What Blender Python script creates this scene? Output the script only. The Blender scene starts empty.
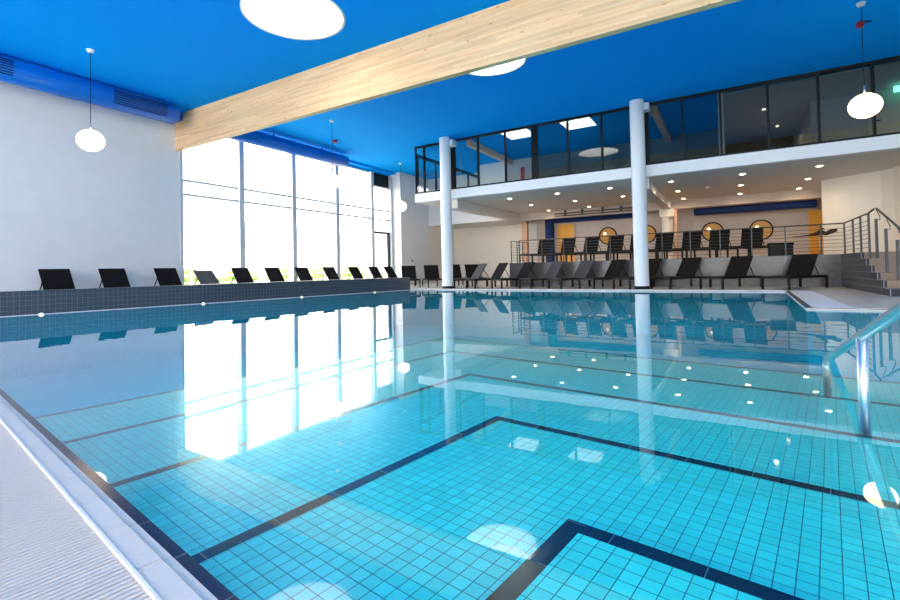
import bpy, bmesh, math, random
from mathutils import Vector, Matrix
random.seed(7)
PI = math.pi
C = bpy.context.scene.collection
S = bpy.context.scene
DS = -0.1428            # the pool basin stands a little askew to the hall

# ------------------------------------------------------------------ materials
def mat(name, col=(.8,.8,.8), rough=.5, metal=0., emit=None, es=0., spec=.5, coat=0.):
    m = bpy.data.materials.new(name); m.use_nodes = True
    b = m.node_tree.nodes['Principled BSDF']
    b.inputs['Base Color'].default_value = (*col, 1); b.inputs['Roughness'].default_value = rough
    b.inputs['Metallic'].default_value = metal; b.inputs['Specular IOR Level'].default_value = spec
    b.inputs['Coat Weight'].default_value = coat
    if emit:
        b.inputs['Emission Color'].default_value = (*emit, 1); b.inputs['Emission Strength'].default_value = es
    return m
def N(m, t, **kw):
    n = m.node_tree.nodes.new(t)
    for k, v in kw.items(): setattr(n, k, v)
    return n
def L(m, a, b): m.node_tree.links.new(a, b)
def math_n(m, op, a, b=None, c=None):
    n = N(m, 'ShaderNodeMath', operation=op)
    for i, x in enumerate((a, b, c)):
        if x is None: continue
        if isinstance(x, (int, float)): n.inputs[i].default_value = x
        else: L(m, x, n.inputs[i])
    return n.outputs[0]
def noisy(m, scale, amount, bump=0., detail=4., stretch=(1,1,1), coords='Object'):
    """slight procedural mottling of the base colour and a bump"""
    nt = m.node_tree; b = nt.nodes['Principled BSDF']; col = tuple(b.inputs['Base Color'].default_value)
    tc = N(m, 'ShaderNodeTexCoord'); mp = N(m, 'ShaderNodeMapping'); mp.inputs['Scale'].default_value = stretch
    L(m, tc.outputs[coords], mp.inputs[0])
    n = N(m, 'ShaderNodeTexNoise'); n.inputs['Scale'].default_value = scale; n.inputs['Detail'].default_value = detail
    L(m, mp.outputs[0], n.inputs['Vector'])
    r = N(m, 'ShaderNodeMapRange'); r.inputs[1].default_value = .3; r.inputs[2].default_value = .7
    r.inputs[3].default_value = 1 - amount; r.inputs[4].default_value = 1 + amount
    L(m, n.outputs[0], r.inputs[0])
    v = N(m, 'ShaderNodeVectorMath', operation='SCALE'); v.inputs[0].default_value = col[:3]
    L(m, r.outputs[0], v.inputs['Scale']); L(m, v.outputs[0], b.inputs['Base Color'])
    if bump:
        bp = N(m, 'ShaderNodeBump'); bp.inputs['Strength'].default_value = bump; bp.inputs['Distance'].default_value = .01
        L(m, n.outputs[0], bp.inputs['Height']); L(m, bp.outputs[0], b.inputs['Normal'])
    return m
def tiles(name, base, grout, pitch, gw, rough=.25, vary=.06, offs=(0,0,0), spec=.5, hgrout=0.):
    """square tiles laid on every face of the object, in the object's own axes"""
    if isinstance(pitch, (int, float)): pitch = (pitch,)*3
    m = mat(name, base, rough, spec=spec); b = m.node_tree.nodes['Principled BSDF']
    tc = N(m, 'ShaderNodeTexCoord'); sc = N(m, 'ShaderNodeSeparateXYZ'); sn = N(m, 'ShaderNodeSeparateXYZ')
    L(m, tc.outputs['Object'], sc.inputs[0]); L(m, tc.outputs['Normal'], sn.inputs[0])
    mask = None; cells = N(m, 'ShaderNodeCombineXYZ')
    for i in range(3):
        q = math_n(m, 'DIVIDE', math_n(m, 'ADD', sc.outputs[i], offs[i]), pitch[i])
        L(m, math_n(m, 'FLOOR', math_n(m, 'MULTIPLY', q, 1.)), cells.inputs[i])
        f = math_n(m, 'FRACT', q)
        ln = math_n(m, 'LESS_THAN', f, gw/pitch[i])
        nz = math_n(m, 'LESS_THAN', math_n(m, 'ABSOLUTE', sn.outputs[i]), .7)
        ln = math_n(m, 'MULTIPLY', ln, nz)
        mask = ln if mask is None else math_n(m, 'MAXIMUM', mask, ln)
    wn = N(m, 'ShaderNodeTexWhiteNoise', noise_dimensions='3D'); L(m, cells.outputs[0], wn.inputs['Vector'])
    r = N(m, 'ShaderNodeMapRange'); r.inputs[3].default_value = 1-vary; r.inputs[4].default_value = 1+vary
    L(m, wn.outputs['Value'], r.inputs[0])
    v = N(m, 'ShaderNodeVectorMath', operation='SCALE'); v.inputs[0].default_value = base; L(m, r.outputs[0], v.inputs['Scale'])
    mx = N(m, 'ShaderNodeMix', data_type='RGBA'); L(m, mask, mx.inputs['Factor'])
    L(m, v.outputs[0], mx.inputs['A']); mx.inputs['B'].default_value = (*grout, 1)
    L(m, mx.outputs['Result'], b.inputs['Base Color'])
    L(m, math_n(m, 'ADD', math_n(m, 'MULTIPLY', mask, .5), rough), b.inputs['Roughness'])
    return m

M = {}
M['blue'] = noisy(mat('blue_paint', (.0, .33, .92), .8, spec=.05), 55, .12, .35)
M['blue_duct'] = mat('blue_duct_paint', (.0, .15, .62), .32, spec=.5)
M['navy_duct'] = mat('navy_duct_paint', (.0, .02, .11), .5, spec=.2)
M['slot'] = mat('slot_black', (.0, .01, .05), .8)
M['white_wall'] = noisy(mat('white_plaster', (.78, .765, .75), .85, spec=.2), 3, .02)
M['cream'] = noisy(mat('cream_plaster', (.82, .76, .68), .85, spec=.2), 3, .02)
M['warm_wall'] = noisy(mat('warm_plaster', (.62, .53, .48), .85, spec=.2), 3, .03)
M['soffit'] = mat('soffit_white', (.74, .72, .70), .8, spec=.2)
M['white_paint'] = mat('white_paint', (.86, .87, .88), .45)
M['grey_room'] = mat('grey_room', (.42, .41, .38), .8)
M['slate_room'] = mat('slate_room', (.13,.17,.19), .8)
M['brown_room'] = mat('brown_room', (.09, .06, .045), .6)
M['dark_frame'] = mat('anthracite_frame', (.008, .011, .015), .45, spec=.2)
M['grey_frame'] = mat('grey_aluminium', (.56, .58, .60), .4)
M['steel'] = noisy(mat('brushed_steel', (.70, .74, .76), .34, metal=1.), 90, .04, .0)
M['rail_paint'] = mat('rail_graphite', (.06, .065, .065), .45, metal=.2)
M['black_frame'] = mat('black_frame', (.008, .007, .007), .5, spec=.2)
M['mesh_black'] = noisy(mat('black_textilene', (.010, .008, .009), .8, spec=.12), 300, .25, .2)
M['mesh_grey_lit'] = noisy(mat('grey_lit_textilene', (.062, .060, .068), .8, spec=.15), 300, .15, .2)  # black mesh made paler; light on some loungers is in the colour
M['orange'] = mat('orange_door', (.86, .40, .03), .5)
M['amber'] = mat('amber_pane', (.66, .33, .05), .35, spec=.3)
M['red'] = mat('red_plastic', (.6, .02, .03), .4)
M['copper'] = mat('copper_paint', (.62, .33, .2), .4)
M['tan'] = noisy(mat('tan_stone', (.31, .22, .155), .6), 8, .06)
M['deck'] = tiles('beige_deck_tiles', (.60, .55, .49), (.50, .46, .42), .3, .004, .35, .03)
M['coping'] = noisy(mat('coping_ceramic', (.66, .56, .49), .45, spec=.2), 60, .03)
M['coping_dark'] = mat('joint', (.30, .31, .33), .7)
M['grate'] = mat('grate_plastic', (.68, .57, .50), .6, spec=.15)
M['grate_gap'] = mat('grate_gap', (.30, .25, .23), .8)
M['grate_edge'] = mat('grate_edge', (.84, .74, .66), .6, spec=.2)
M['grate_white'] = mat('grate_white', (.80, .80, .82), .5)
M['nosing'] = tiles('nosing_tiles', (.004, .012, .035), (.20, .33, .38), .221, .0028, .2, .05, offs=(.023,.1,50))
TILE = .0442
M['nosing_u'] = tiles('nosing_tiles_across', (.004, .012, .035), (.08, .15, .20), (.221, 50, 50), .0028, .2, .05, offs=(.023,25,25))
M['nosing_v'] = tiles('nosing_tiles_along', (.004, .012, .035), (.08, .15, .20), (50, .221, 50), .0028, .2, .05, offs=(25,.10,25))
M['pool'] = tiles('turquoise_pool_tiles', (.05, .72, .66), (.010, .14, .15), TILE, .0026, .25, .07)
M['pool_depth_tint'] = tiles('depth_tinted_pool_tiles', (.005, .58, .76), (.003, .19, .27), TILE, .0024, .25, .07)  # same pool tiles, light lost in deep water put into the colour
M['ledge'] = tiles('slate_mosaic', (.045, .053, .068), (.17, .19, .22), (.078,.078,.0835), .0045, .3, .12, offs=(.0,.0,.0))
M['terr'] = tiles('grey_mosaic', (.10, .096, .103), (.06, .06, .06), (.088,.088,.088), .007, .25, .10)
M['stair_tile'] = tiles('stair_side_tiles', (.045, .042, .05), (.30, .30, .32), (.5,.26,.1317), .013, .35, .1, offs=(0,0,.006), spec=.15)
M['hedge'] = noisy(mat('hedge_green', (.24, .34, .10), .8), 14, .5, .6)
M['house'] = mat('house_render', (.75, .70, .66), .8)
M['brickish'] = mat('reddish_wall', (.50, .33, .27), .8)
M['roof'] = mat('grey_roof', (.33, .34, .37), .7)
M['pave'] = noisy(mat('pale_paving', (.55, .54, .52), .8), 2, .06)
M['driftwood'] = noisy(mat('dark_driftwood', (.04, .015, .01), .8), 30, .4, .5)
M['green_glow'] = mat('exit_sign_face', (.1,.6,.4), .5, emit=(.15, .9, .6), es=2.5)

# light wood with lamellas, knots and finger joints
def wood():
    m = mat('glulam_spruce', (.7,.5,.3), .55, spec=.3); b = m.node_tree.nodes['Principled BSDF']
    tc = N(m, 'ShaderNodeTexCoord')
    mp = N(m, 'ShaderNodeMapping'); mp.inputs['Scale'].default_value = (.55, 6, 14); L(m, tc.outputs['Object'], mp.inputs[0])
    n = N(m, 'ShaderNodeTexNoise'); n.inputs['Scale'].default_value = 1.6; n.inputs['Detail'].default_value = 6; L(m, mp.outputs[0], n.inputs['Vector'])
    cr = N(m, 'ShaderNodeValToRGB'); cr.color_ramp.elements[0].position = .30; cr.color_ramp.elements[0].color = (.78,.46,.22,1)
    cr.color_ramp.elements[1].position = .72; cr.color_ramp.elements[1].color = (.93,.66,.38,1); L(m, n.outputs[0], cr.inputs[0])
    # planks: each lamella / board length has its own tone
    s = N(m, 'ShaderNodeSeparateXYZ'); L(m, tc.outputs['Object'], s.inputs[0])
    zz = math_n(m, 'FLOOR', math_n(m, 'DIVIDE', s.outputs[2], .052))
    xo = math_n(m, 'MULTIPLY', math_n(m, 'SINE', math_n(m, 'MULTIPLY', zz, 12.9898)), 9.)
    xx = math_n(m, 'FLOOR', math_n(m, 'DIVIDE', math_n(m, 'ADD', s.outputs[0], xo), 1.35))
    cb = N(m, 'ShaderNodeCombineXYZ'); L(m, xx, cb.inputs[0]); L(m, zz, cb.inputs[2])
    wn = N(m, 'ShaderNodeTexWhiteNoise', noise_dimensions='3D'); L(m, cb.outputs[0], wn.inputs['Vector'])
    r = N(m, 'ShaderNodeMapRange'); r.inputs[3].default_value = .90; r.inputs[4].default_value = 1.08; L(m, wn.outputs['Value'], r.inputs[0])
    v = N(m, 'ShaderNodeVectorMath', operation='SCALE'); L(m, cr.outputs[0], v.inputs[0]); L(m, r.outputs[0], v.inputs['Scale'])
    # knots
    mk = N(m, 'ShaderNodeMapping'); mk.inputs['Scale'].default_value = (2.6, 2.6, 5.5); L(m, tc.outputs['Object'], mk.inputs[0])
    vo = N(m, 'ShaderNodeTexVoronoi'); vo.inputs['Scale'].default_value = 1.5; L(m, mk.outputs[0], vo.inputs['Vector'])
    k = N(m, 'ShaderNodeMapRange'); k.inputs[1].default_value = .04; k.inputs[2].default_value = .17
    k.inputs[3].default_value = .62; k.inputs[4].default_value = 0.; L(m, vo.outputs['Distance'], k.inputs[0])
    mx = N(m, 'ShaderNodeMix', data_type='RGBA'); L(m, k.outputs[0], mx.inputs['Factor']); L(m, v.outputs[0], mx.inputs['A'])
    mx.inputs['B'].default_value = (.36,.17,.07,1); L(m, mx.outputs['Result'], b.inputs['Base Color'])
    return m
M['wood'] = wood()

def glass(name, tint, f0=.04, power=5., gloss=1., bump=None):
    m = bpy.data.materials.new(name); m.use_nodes = True; nt = m.node_tree; nt.nodes.clear()
    out = N(m, 'ShaderNodeOutputMaterial'); tr = N(m, 'ShaderNodeBsdfTransparent'); gl = N(m, 'ShaderNodeBsdfGlossy')
    tr.inputs[0].default_value = (*tint, 1); gl.inputs['Roughness'].default_value = 0.0
    gl.inputs[0].default_value = (gloss, gloss, gloss, 1)
    g = N(m, 'ShaderNodeNewGeometry'); d = N(m, 'ShaderNodeVectorMath', operation='DOT_PRODUCT')
    L(m, g.outputs['Normal'], d.inputs[0]); L(m, g.outputs['Incoming'], d.inputs[1])
    c = math_n(m, 'ABSOLUTE', d.outputs['Value'])
    f = math_n(m, 'MULTIPLY', math_n(m, 'POWER', math_n(m, 'SUBTRACT', 1., c), power), 1-f0)
    f = math_n(m, 'MINIMUM', math_n(m, 'ADD', f, f0), 1.)
    mx = N(m, 'ShaderNodeMixShader'); L(m, f, mx.inputs[0]); L(m, tr.outputs[0], mx.inputs[1]); L(m, gl.outputs[0], mx.inputs[2])
    L(m, mx.outputs[0], out.inputs[0])
    if bump:
        tc = N(m, 'ShaderNodeTexCoord'); n = N(m, 'ShaderNodeTexNoise'); n.inputs['Scale'].default_value = bump[0]; n.inputs['Detail'].default_value = 1.5
        L(m, tc.outputs['Object'], n.inputs['Vector'])
        bp = N(m, 'ShaderNodeBump'); bp.inputs['Strength'].default_value = bump[1]; bp.inputs['Distance'].default_value = bump[2]
        L(m, n.outputs[0], bp.inputs['Height']); L(m, bp.outputs[0], gl.inputs['Normal'])
    return m, out
M['clear'], _ = glass('clear_glass', (.97,.985,.985), .04)
M['dark_glass'], _ = glass('tinted_glass', (.72,.76,.76), .045)
M['side_glass'], _ = glass('side_glass', (.9,.94,.94), .05)
M['water'], wo = glass('pool_water', (.80,1.,.98), .022, 5., 1., bump=(7, .15, .0010))
def emis(name, col, s):
    m = bpy.data.materials.new(name); m.use_nodes = True; m.node_tree.nodes.clear()
    o = N(m, 'ShaderNodeOutputMaterial'); e = N(m, 'ShaderNodeEmission'); e.inputs[0].default_value = (*col,1); e.inputs[1].default_value = s
    L(m, e.outputs[0], o.inputs[0]); return m
M['globe'] = emis('lit_opal_globe', (1, .76, .46), 4.5)
M['spot'] = emis('lit_downlight', (1, .74, .45), 40)
M['uwl'] = emis('lit_pool_lamp', (1, .86, .55), 1.6)
M['lamp_glint'] = emis('lit_bulb_glint', (1, .85, .6), 1.2)  # for bulbs and for the painted reflection in the portholes

# ------------------------------------------------------------------ mesh helpers
class MB:
    def __init__(s): s.bm = bmesh.new(); s.mats = []; s.smooth = False
    def box(s, x0, x1, y0, y1, z0, z1, T=None, mi=0):
        vs = [s.bm.verts.new(Vector((x, y, z)) if T is None else T @ Vector((x, y, z))) for x in (x0,x1) for y in (y0,y1) for z in (z0,z1)]
        for f in ((0,1,3,2),(4,6,7,5),(0,4,5,1),(2,3,7,6),(0,2,6,4),(1,5,7,3)):
            fc = s.bm.faces.new([vs[i] for i in f]); fc.material_index = mi
        return s
    def prism(s, poly, z0, z1, mi=0, T=None):
        a = [Vector((p[0],p[1],z0)) for p in poly]; b = [Vector((p[0],p[1],z1)) for p in poly]
        if T is not None: a = [T@q for q in a]; b = [T@q for q in b]
        a = [s.bm.verts.new(q) for q in a]; b = [s.bm.verts.new(q) for q in b]; n = len(a)
        s.bm.faces.new(a[::-1]).material_index = mi; s.bm.faces.new(b).material_index = mi
        for i in range(n): s.bm.faces.new((a[i], a[(i+1)%n], b[(i+1)%n], b[i])).material_index = mi
        return s
    def tube(s, pts, r, n=12, caps=True, mi=0, radii=None):
        pts = [Vector(p) for p in pts]; rings = []
        for i, p in enumerate(pts):
            if i == 0: t = pts[1]-p
            elif i == len(pts)-1: t = p-pts[i-1]
            else: t = (pts[i+1]-p).normalized() + (p-pts[i-1]).normalized()
            t.normalize(); up = Vector((0,0,1)) if abs(t.z) < .9 else Vector((1,0,0))
            a = t.cross(up).normalized(); b = t.cross(a)
            rr = radii[i] if radii else r
            if 0 < i < len(pts)-1:
                c = max(.5, (pts[i+1]-p).normalized().dot(t)); rr = rr/c if not radii else rr
            rings.append([s.bm.verts.new(p + rr*(math.cos(2*PI*k/n)*a + math.sin(2*PI*k/n)*b)) for k in range(n)])
        for i in range(len(rings)-1):
            for k in range(n):
                f = s.bm.faces.new((rings[i][k], rings[i][(k+1)%n], rings[i+1][(k+1)%n], rings[i+1][k])); f.smooth = True; f.material_index = mi
        if caps:
            s.bm.faces.new(rings[0][::-1]).material_index = mi; s.bm.faces.new(rings[-1]).material_index = mi
        return s
    def lathe(s, prof, n=32, c=(0,0,0), mi=0, smooth=True, T=None):
        rings = []
        for r, z in prof:
            ring = []
            for k in range(n):
                q = Vector((c[0]+max(r,1e-5)*math.cos(2*PI*k/n), c[1]+max(r,1e-5)*math.sin(2*PI*k/n), c[2]+z))
                ring.append(s.bm.verts.new(T@q if T is not None else q))
            rings.append(ring)
        for i in range(len(rings)-1):
            for k in range(n):
                f = s.bm.faces.new((rings[i][k], rings[i][(k+1)%n], rings[i+1][(k+1)%n], rings[i+1][k])); f.smooth = smooth; f.material_index = mi
        return s
    def build(s, name, m, parent=None, bevel=0., loc=None, rz=0.):
        bmesh.ops.recalc_face_normals(s.bm, faces=s.bm.faces)
        me = bpy.data.meshes.new(name); s.bm.to_mesh(me); s.bm.free()
        for q in (m if isinstance(m, (list, tuple)) else [m]): me.materials.append(M[q] if isinstance(q, str) else q)
        o = bpy.data.objects.new(name, me); C.objects.link(o)
        if parent: o.parent = parent
        if loc is not None: o.location = loc
        if rz: o.rotation_euler.z = rz
        if bevel:
            b = o.modifiers.new('bevel', 'BEVEL'); b.width = bevel; b.segments = 2; b.limit_method = 'ANGLE'
        return o
def thing(name, label, cat, loc=(0,0,0), rz=0, group=None):
    o = bpy.data.objects.new(name, None); C.objects.link(o); o.location = loc; o.rotation_euler = (0,0,rz)
    o.empty_display_size = .1; o['label'] = label; o['category'] = cat
    if group: o['group'] = group
    return o
def tag(o, label, cat, group=None, kind=None):
    o['label'] = label; o['category'] = cat
    if group: o['group'] = group
    if kind: o['kind'] = kind
    return o
def struct(o): o['kind'] = 'structure'; return o
def dup(root, loc, rz, label, group=None):
    r = root.copy(); C.objects.link(r); r.location = loc; r.rotation_euler = (0,0,rz); r['label'] = label
    if group: r['group'] = group
    for ch in [c for c in bpy.data.objects if c.parent == root]:
        c = ch.copy(); C.objects.link(c); c.parent = r
        for g in [q for q in bpy.data.objects if q.parent == ch]:
            d = g.copy(); C.objects.link(d); d.parent = c
    return r
def B(x0,x1,y0,y1,z0,z1): return MB().box(x0,x1,y0,y1,z0,z1)

# ------------------------------------------------------------------ key dimensions (metres)
HC = 4.94; XW = -12.708; YB = 6.88; YG = 13.225; ZS = 2.994; ZG0 = 3.285; YT = 14.42; ZT = .81; YBK = 20.5
XR = 8.0; YNEAR = -8.0; ZD = .02
cs, sn = math.cos(DS), math.sin(DS)
def pw(u, v): return (u*cs - v*sn, u*sn + v*cs)      # pool frame -> hall
def wp(x, y): return (x*cs + y*sn, -x*sn + y*cs)

# ------------------------------------------------------------------ pool basin
UL = -10.62; VN = .43; FARY = 12.33
def far_on_u(u):      # hall point on the line u=const where y = FARY
    v = (FARY - u*sn)/cs; return u*cs - v*sn, FARY
ledge_end_x, _ = far_on_u(UL)
nearL = pw(UL, VN); nearR = pw(7.6, VN)
pool_poly = [nearL, nearR, (nearR[0]+.0, 7.72), (.84, 7.72), (1.0, FARY), (ledge_end_x, FARY)]
def shrink(poly, d):
    cx = sum(p[0] for p in poly)/len(poly); return poly
ZB = -1.05
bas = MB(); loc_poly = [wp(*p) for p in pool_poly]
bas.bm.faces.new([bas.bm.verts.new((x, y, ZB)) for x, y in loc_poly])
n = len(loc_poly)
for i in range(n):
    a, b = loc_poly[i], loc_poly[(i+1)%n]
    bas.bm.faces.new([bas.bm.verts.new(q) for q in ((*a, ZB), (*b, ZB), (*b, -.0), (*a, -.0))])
struct(bas.build('pool_basin', 'pool_depth_tint', rz=DS))
# entry steps, one terrace inside the other
US = [-.596, -1.382, -2.24, -3.19, -4.12]; VS = [1.236, 2.05, 2.95, 3.90, 4.88]; ZSS = [-.09, -.15, -.20, -.25, -.30]
for i, (u, v, z) in enumerate(zip(US, VS, ZSS)):
    uu = 6.4; v0 = VN+.004
    nw = .052
    pu, pv = (u, v)
    # tread ring only where it shows, so that steps do not run through one another
    lo = ZSS[i+1]-.02 if i+1 < 5 else ZB
    st = struct(MB().box(u+nw, uu, v0, v-nw, lo, z).build('pool_step', 'pool', rz=DS))
    nb = MB(); nb.box(u, u+nw, v0, v, lo, z, mi=0); nb.box(u+nw, uu, v-nw, v, lo, z, mi=1)
    q = nb.build('step_nosing', ['nosing_v', 'nosing_u'], st)
# deep-end floor lane and far pool wall trim
wt = MB(); wt.bm.faces.new([wt.bm.verts.new((p[0], p[1], 0.)) for p in pool_poly])
water = wt.build('pool_water', 'water')
tag(water, 'still clear turquoise water filling the tiled swimming pool', 'water', kind='stuff')

# near edge: black tile lip, coping in two strips, ribbed grating, deck
e = MB(); e.prism([(UL, .405), (7.6, .405), (7.6, .434), (UL, .434)], -.10, .004)
struct(e.build('trim_1', 'nosing_u', rz=DS))
cp = thing('pool_coping', 'pale grey ceramic coping with joints along the near pool edge', 'coping', (*pw(-1.2,.35), 0), DS)
J = .221
for nm, v0, v1, z in (('outer_strip', .335, .3835, .016), ('inner_strip', .3855, .405, .010)):
    m = MB(); k = -44; 
    while k*J+.023 < 7.4:
        a = k*J - .023 + .0012; b = (k+1)*J - .023 - .0012
        m.box(a+1.2, b+1.2, v0-.35, v1-.35, -.05, z); k += 1
    m.build(nm, 'coping', cp, bevel=.0015)
MB().box(-9.4, 8.6, .335-.35+.002, .4045-.35, -.05, .008).build('joint_filler', 'coping_dark', cp)
g = MB(); p = .0155; k = 0
tray = thing('overflow_grating', 'pale ribbed overflow grating beside the near pool coping', 'grating', (*pw(-1.2,.2), 0), DS)
u = -8.5
while u < 3.0:
    g.box(u, u+.0095, -.42, .126, -.02, .012); u += p
g.build('slats', 'grate', tray)
MB().box(-8.5, 3.0, -.43, .128, -.05, .003).build('tray_bed', 'grate_gap', tray)
MB().box(-8.5, 8.6, .128, .1345, -.05, .0185).build('edge_strip', 'grate_edge', tray)
# deck: floor pieces (the near one starts behind the grating)
fl = MB()
def fpoly(pts, z1=ZD, z0=-.015):
    fl.prism(pts, z0, z1)
gr0 = pw(-9.7, -.235); gr1 = pw(7.6, -.235)
fpoly([(XW-.2, YNEAR-.2), (XR+.2, YNEAR-.2), (XR+.2, gr1[1]-.0), gr1, gr0, (XW-.2, gr0[1]+.0)], .012)
struct(fl.build('floor', 'deck'))
LT = .24   # ledge wall thickness
fl = MB(); a = pw(UL-LT, -.6); b = far_on_u(UL-LT)
fpoly([(XW-.2, a[1]), a, (b[0], b[1]), (ledge_end_x, FARY), (1.0, FARY), (1.0, FARY+.5), (1.0, YBK+.6), (XW-.6, YBK+.6)])
fpoly([(1.0, FARY+.001), (.845, 7.72), (XR+.2, 7.72), (XR+.2, YBK+.6), (1.0, YBK+.6)])
struct(fl.build('floor', 'deck'))
# white overflow strips on the far and right deck edges and the dark edge tile
ws = MB(); ws.prism([(ledge_end_x+.1, FARY+.06), (.96, FARY+.06), (.96, FARY+.42), (ledge_end_x+.1, FARY+.42)], ZD, ZD+.006)
tag(ws.build('overflow_grating', 'grate_white'), 'white overflow strip on the far deck in front of the loungers', 'grating')
ws = MB(); ws.prism([(1.06, FARY+.05), (.925, 7.80), (1.34, 7.80), (1.46, FARY+.05)], ZD, ZD+.006)
tag(ws.build('overflow_grating', 'grate_white'), 'white overflow strip on the right deck running back from the inner corner', 'grating')
ws = MB()
x = .94
while x < 7.4:
    ws.box(x, x+.03, 7.735, 7.785, ZD, ZD+.012); x += .045
tag(ws.build('overflow_grating', 'grate_white'), 'row of small white slats along the near edge of the right deck', 'grating')
ed = MB(); ed.prism([(1.0,FARY), (.84,7.72), (.91,7.735), (1.055,FARY)], ZD-.001, ZD+.008); ed.prism([(.84,7.72),(7.4,7.72),(7.4,7.732),(.91,7.735)], ZD-.001, ZD+.008)
struct(ed.build('trim_2', 'terr'))
ed = MB(); ed.box(ledge_end_x, 1.0, FARY, FARY+.05, ZD-.001, ZD+.012)
struct(ed.build('trim_3', 'grate_white'))

# ------------------------------------------------------------------ slate ledge on the left
vend = (FARY - UL*sn)/cs
ld = thing('low_wall', 'long low wall of dark slate mosaic along the left pool edge', 'low wall', (*pw(UL, 5), 0), DS)
V0 = -1.2
MB().box(-LT, 0, V0-5, vend-5, -.02, .417).build('tiled_core', 'ledge', ld, bevel=.004)
MB().box(-.002, .006, VN-5, vend-5.02, .000, .010).build('waterline_strip', 'grate_white', ld)
for v, lab in ((1.77, 'nearest'), (4.46, 'second'), (6.9, 'third'), (9.38, 'farthest')):
    T = Matrix.Translation((0,0,0))
    lt = thing('pool_lamp', 'small lit round lamp at the waterline of the slate wall, %s of four' % lab, 'lamp', (*pw(UL+.012, v), -.012), DS, 'waterline lamps on the slate wall')
    R = Matrix.Rotation(PI/2, 4, 'Y')
    MB().lathe([(.0,.012),(.025,.012),(.032,.0)], 20, T=R).build('lens', 'uwl', lt)
    MB().lathe([(.032,0),(.044,.0),(.044,.008),(.032,.011)], 20, T=R).build('rim', 'steel', lt)

# ------------------------------------------------------------------ ceiling with skylights
def ceiling():
    cu = bpy.data.curves.new('cc', 'CURVE'); cu.dimensions = '2D'; cu.fill_mode = 'BOTH'; cu.extrude = .0
    def poly(pts):
        sp = cu.splines.new('POLY'); sp.points.add(len(pts)-1)
        for i, q in enumerate(pts): sp.points[i].co = (q[0], q[1], 0, 1)
        sp.use_cyclic_u = True
    poly([(XW-.3, YNEAR-.2), (XR+.3, YNEAR-.2), (XR+.3, YBK+.6), (XW-.3, YBK+.6)])
    for (x, y, r) in ROUND: poly([(x+r*math.cos(2*PI*k/64), y+r*math.sin(2*PI*k/64)) for k in range(64)])
    for (x0,x1,y0,y1) in RECT: poly([(x0,y0),(x1,y0),(x1,y1),(x0,y1)])
    o = bpy.data.objects.new('cc', cu); C.objects.link(o)
    dg = bpy.context.evaluated_depsgraph_get(); dg.update()
    me = bpy.data.meshes.new_from_object(o.evaluated_get(dg)); bpy.data.objects.remove(o)
    me.materials.clear(); me.materials.append(M['blue'])
    c = bpy.data.objects.new('ceiling', me); C.objects.link(c); c.location.z = HC; struct(c)
ROUND = [(-6.13, 5.30, .80), (-4.14, 8.66, .72), (3.0, 5.0, .94), (3.2, .2, .94), (-10.2, -.6, .94), (-1.6, -4.2, .94)]
RECT = [(-6.15,-5.28,13.45,14.4), (-4.24,-3.36,13.5,14.42)]
ceiling()
for i, (x, y, r) in enumerate(ROUND):
    lab = ['large round daylight opening in the blue ceiling left of the wooden beam', 'round daylight opening half hidden behind the wooden beam'][i] if i < 2 else 'unseen round opening added for daylight over the near pool'
    t = thing('round_skylight', lab, 'skylight', (x, y, HC), 0, 'round skylights')
    if i > 1:
        t.name = 'window_%d' % (20+i); t['kind'] = 'structure'  # unseen skylights, added to bring more daylight to the near side
        for q_ in ('label','category','group'): del t[q_]
    MB().lathe([(r-.005,-.008),(r+.035,-.008),(r+.035,.0),(r-.005,.0)], 64).build('ring', 'white_paint', t)
    MB().lathe([(r,0.0),(r,.45),(r+.03,.45),(r+.03,0)], 64).build('shaft', 'white_paint', t)
    MB().lathe([(r+.02,.45),(r*.85,.62),(r*.5,.74),(0,.78)], 48).build('dome', 'clear', t)
for i, (x0,x1,y0,y1) in enumerate(RECT):
    t = thing('square_skylight', ['bright rectangular skylight above the left gallery panes', 'rectangular skylight above the dark middle gallery panes'][i], 'skylight', ((x0+x1)/2,(y0+y1)/2,HC), 0, 'rectangular skylights over the gallery')
    w, h = (x1-x0)/2, (y1-y0)/2
    MB().box(-w-.03,-w,-h-.03,h+.03,0,.4).box(w,w+.03,-h-.03,h+.03,0,.4).box(-w,w,-h-.03,-h,0,.4).box(-w,w,h,h+.03,0,.4).build('shaft', 'white_paint', t)
    MB().box(-w-.03,w+.03,-h-.03,h+.03,.4,.42).build('pane', 'clear', t)

# ------------------------------------------------------------------ walls
struct(B(XW-.3, XW, YNEAR-.2, 6.98, -.3, HC).build('wall_left', 'white_wall'))
struct(B(XW-.3, XW, 6.98, 16.18, 4.80, HC).build('trim_4', 'blue'))
struct(MB().box(XW-.3, XW+.5, 16.22, 18.4, -.3, HC).build('wall_left', 'white_wall'))   # return beside the window, then on
struct(B(XW-.3, XW+.5, 18.4, YBK+.6, -.3, HC).build('wall_left', 'cream'))
struct(B(XW+.5, -8.05, 18.4, 18.65, 2.73, HC).build('wall_far', 'white_wall'))           # lintel wall over the recess
struct(B(XW+.5, -8.05, YBK+.2, YBK+.5, -.3, 2.74).build('wall_far', 'cream'))
struct(B(XW+.5, -8.05, 18.66, YBK+.2, 2.735, 2.78).build('ceiling', 'soffit'))
wn_ = MB(); wn_.box(XW-.3, XR+.3, YNEAR-.2, YNEAR, -.3, .25).box(XW-.3, XR+.3, YNEAR-.2, YNEAR, 4.7, HC)
wn_.box(XW-.3, XW+.6, YNEAR-.2, YNEAR, .25, 4.7).box(XR-.4, XR+.3, YNEAR-.2, YNEAR, .25, 4.7)
struct(wn_.build('wall_near', 'white_wall'))
nx0, nx1 = XW+.6, XR-.4; nn = 8
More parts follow.
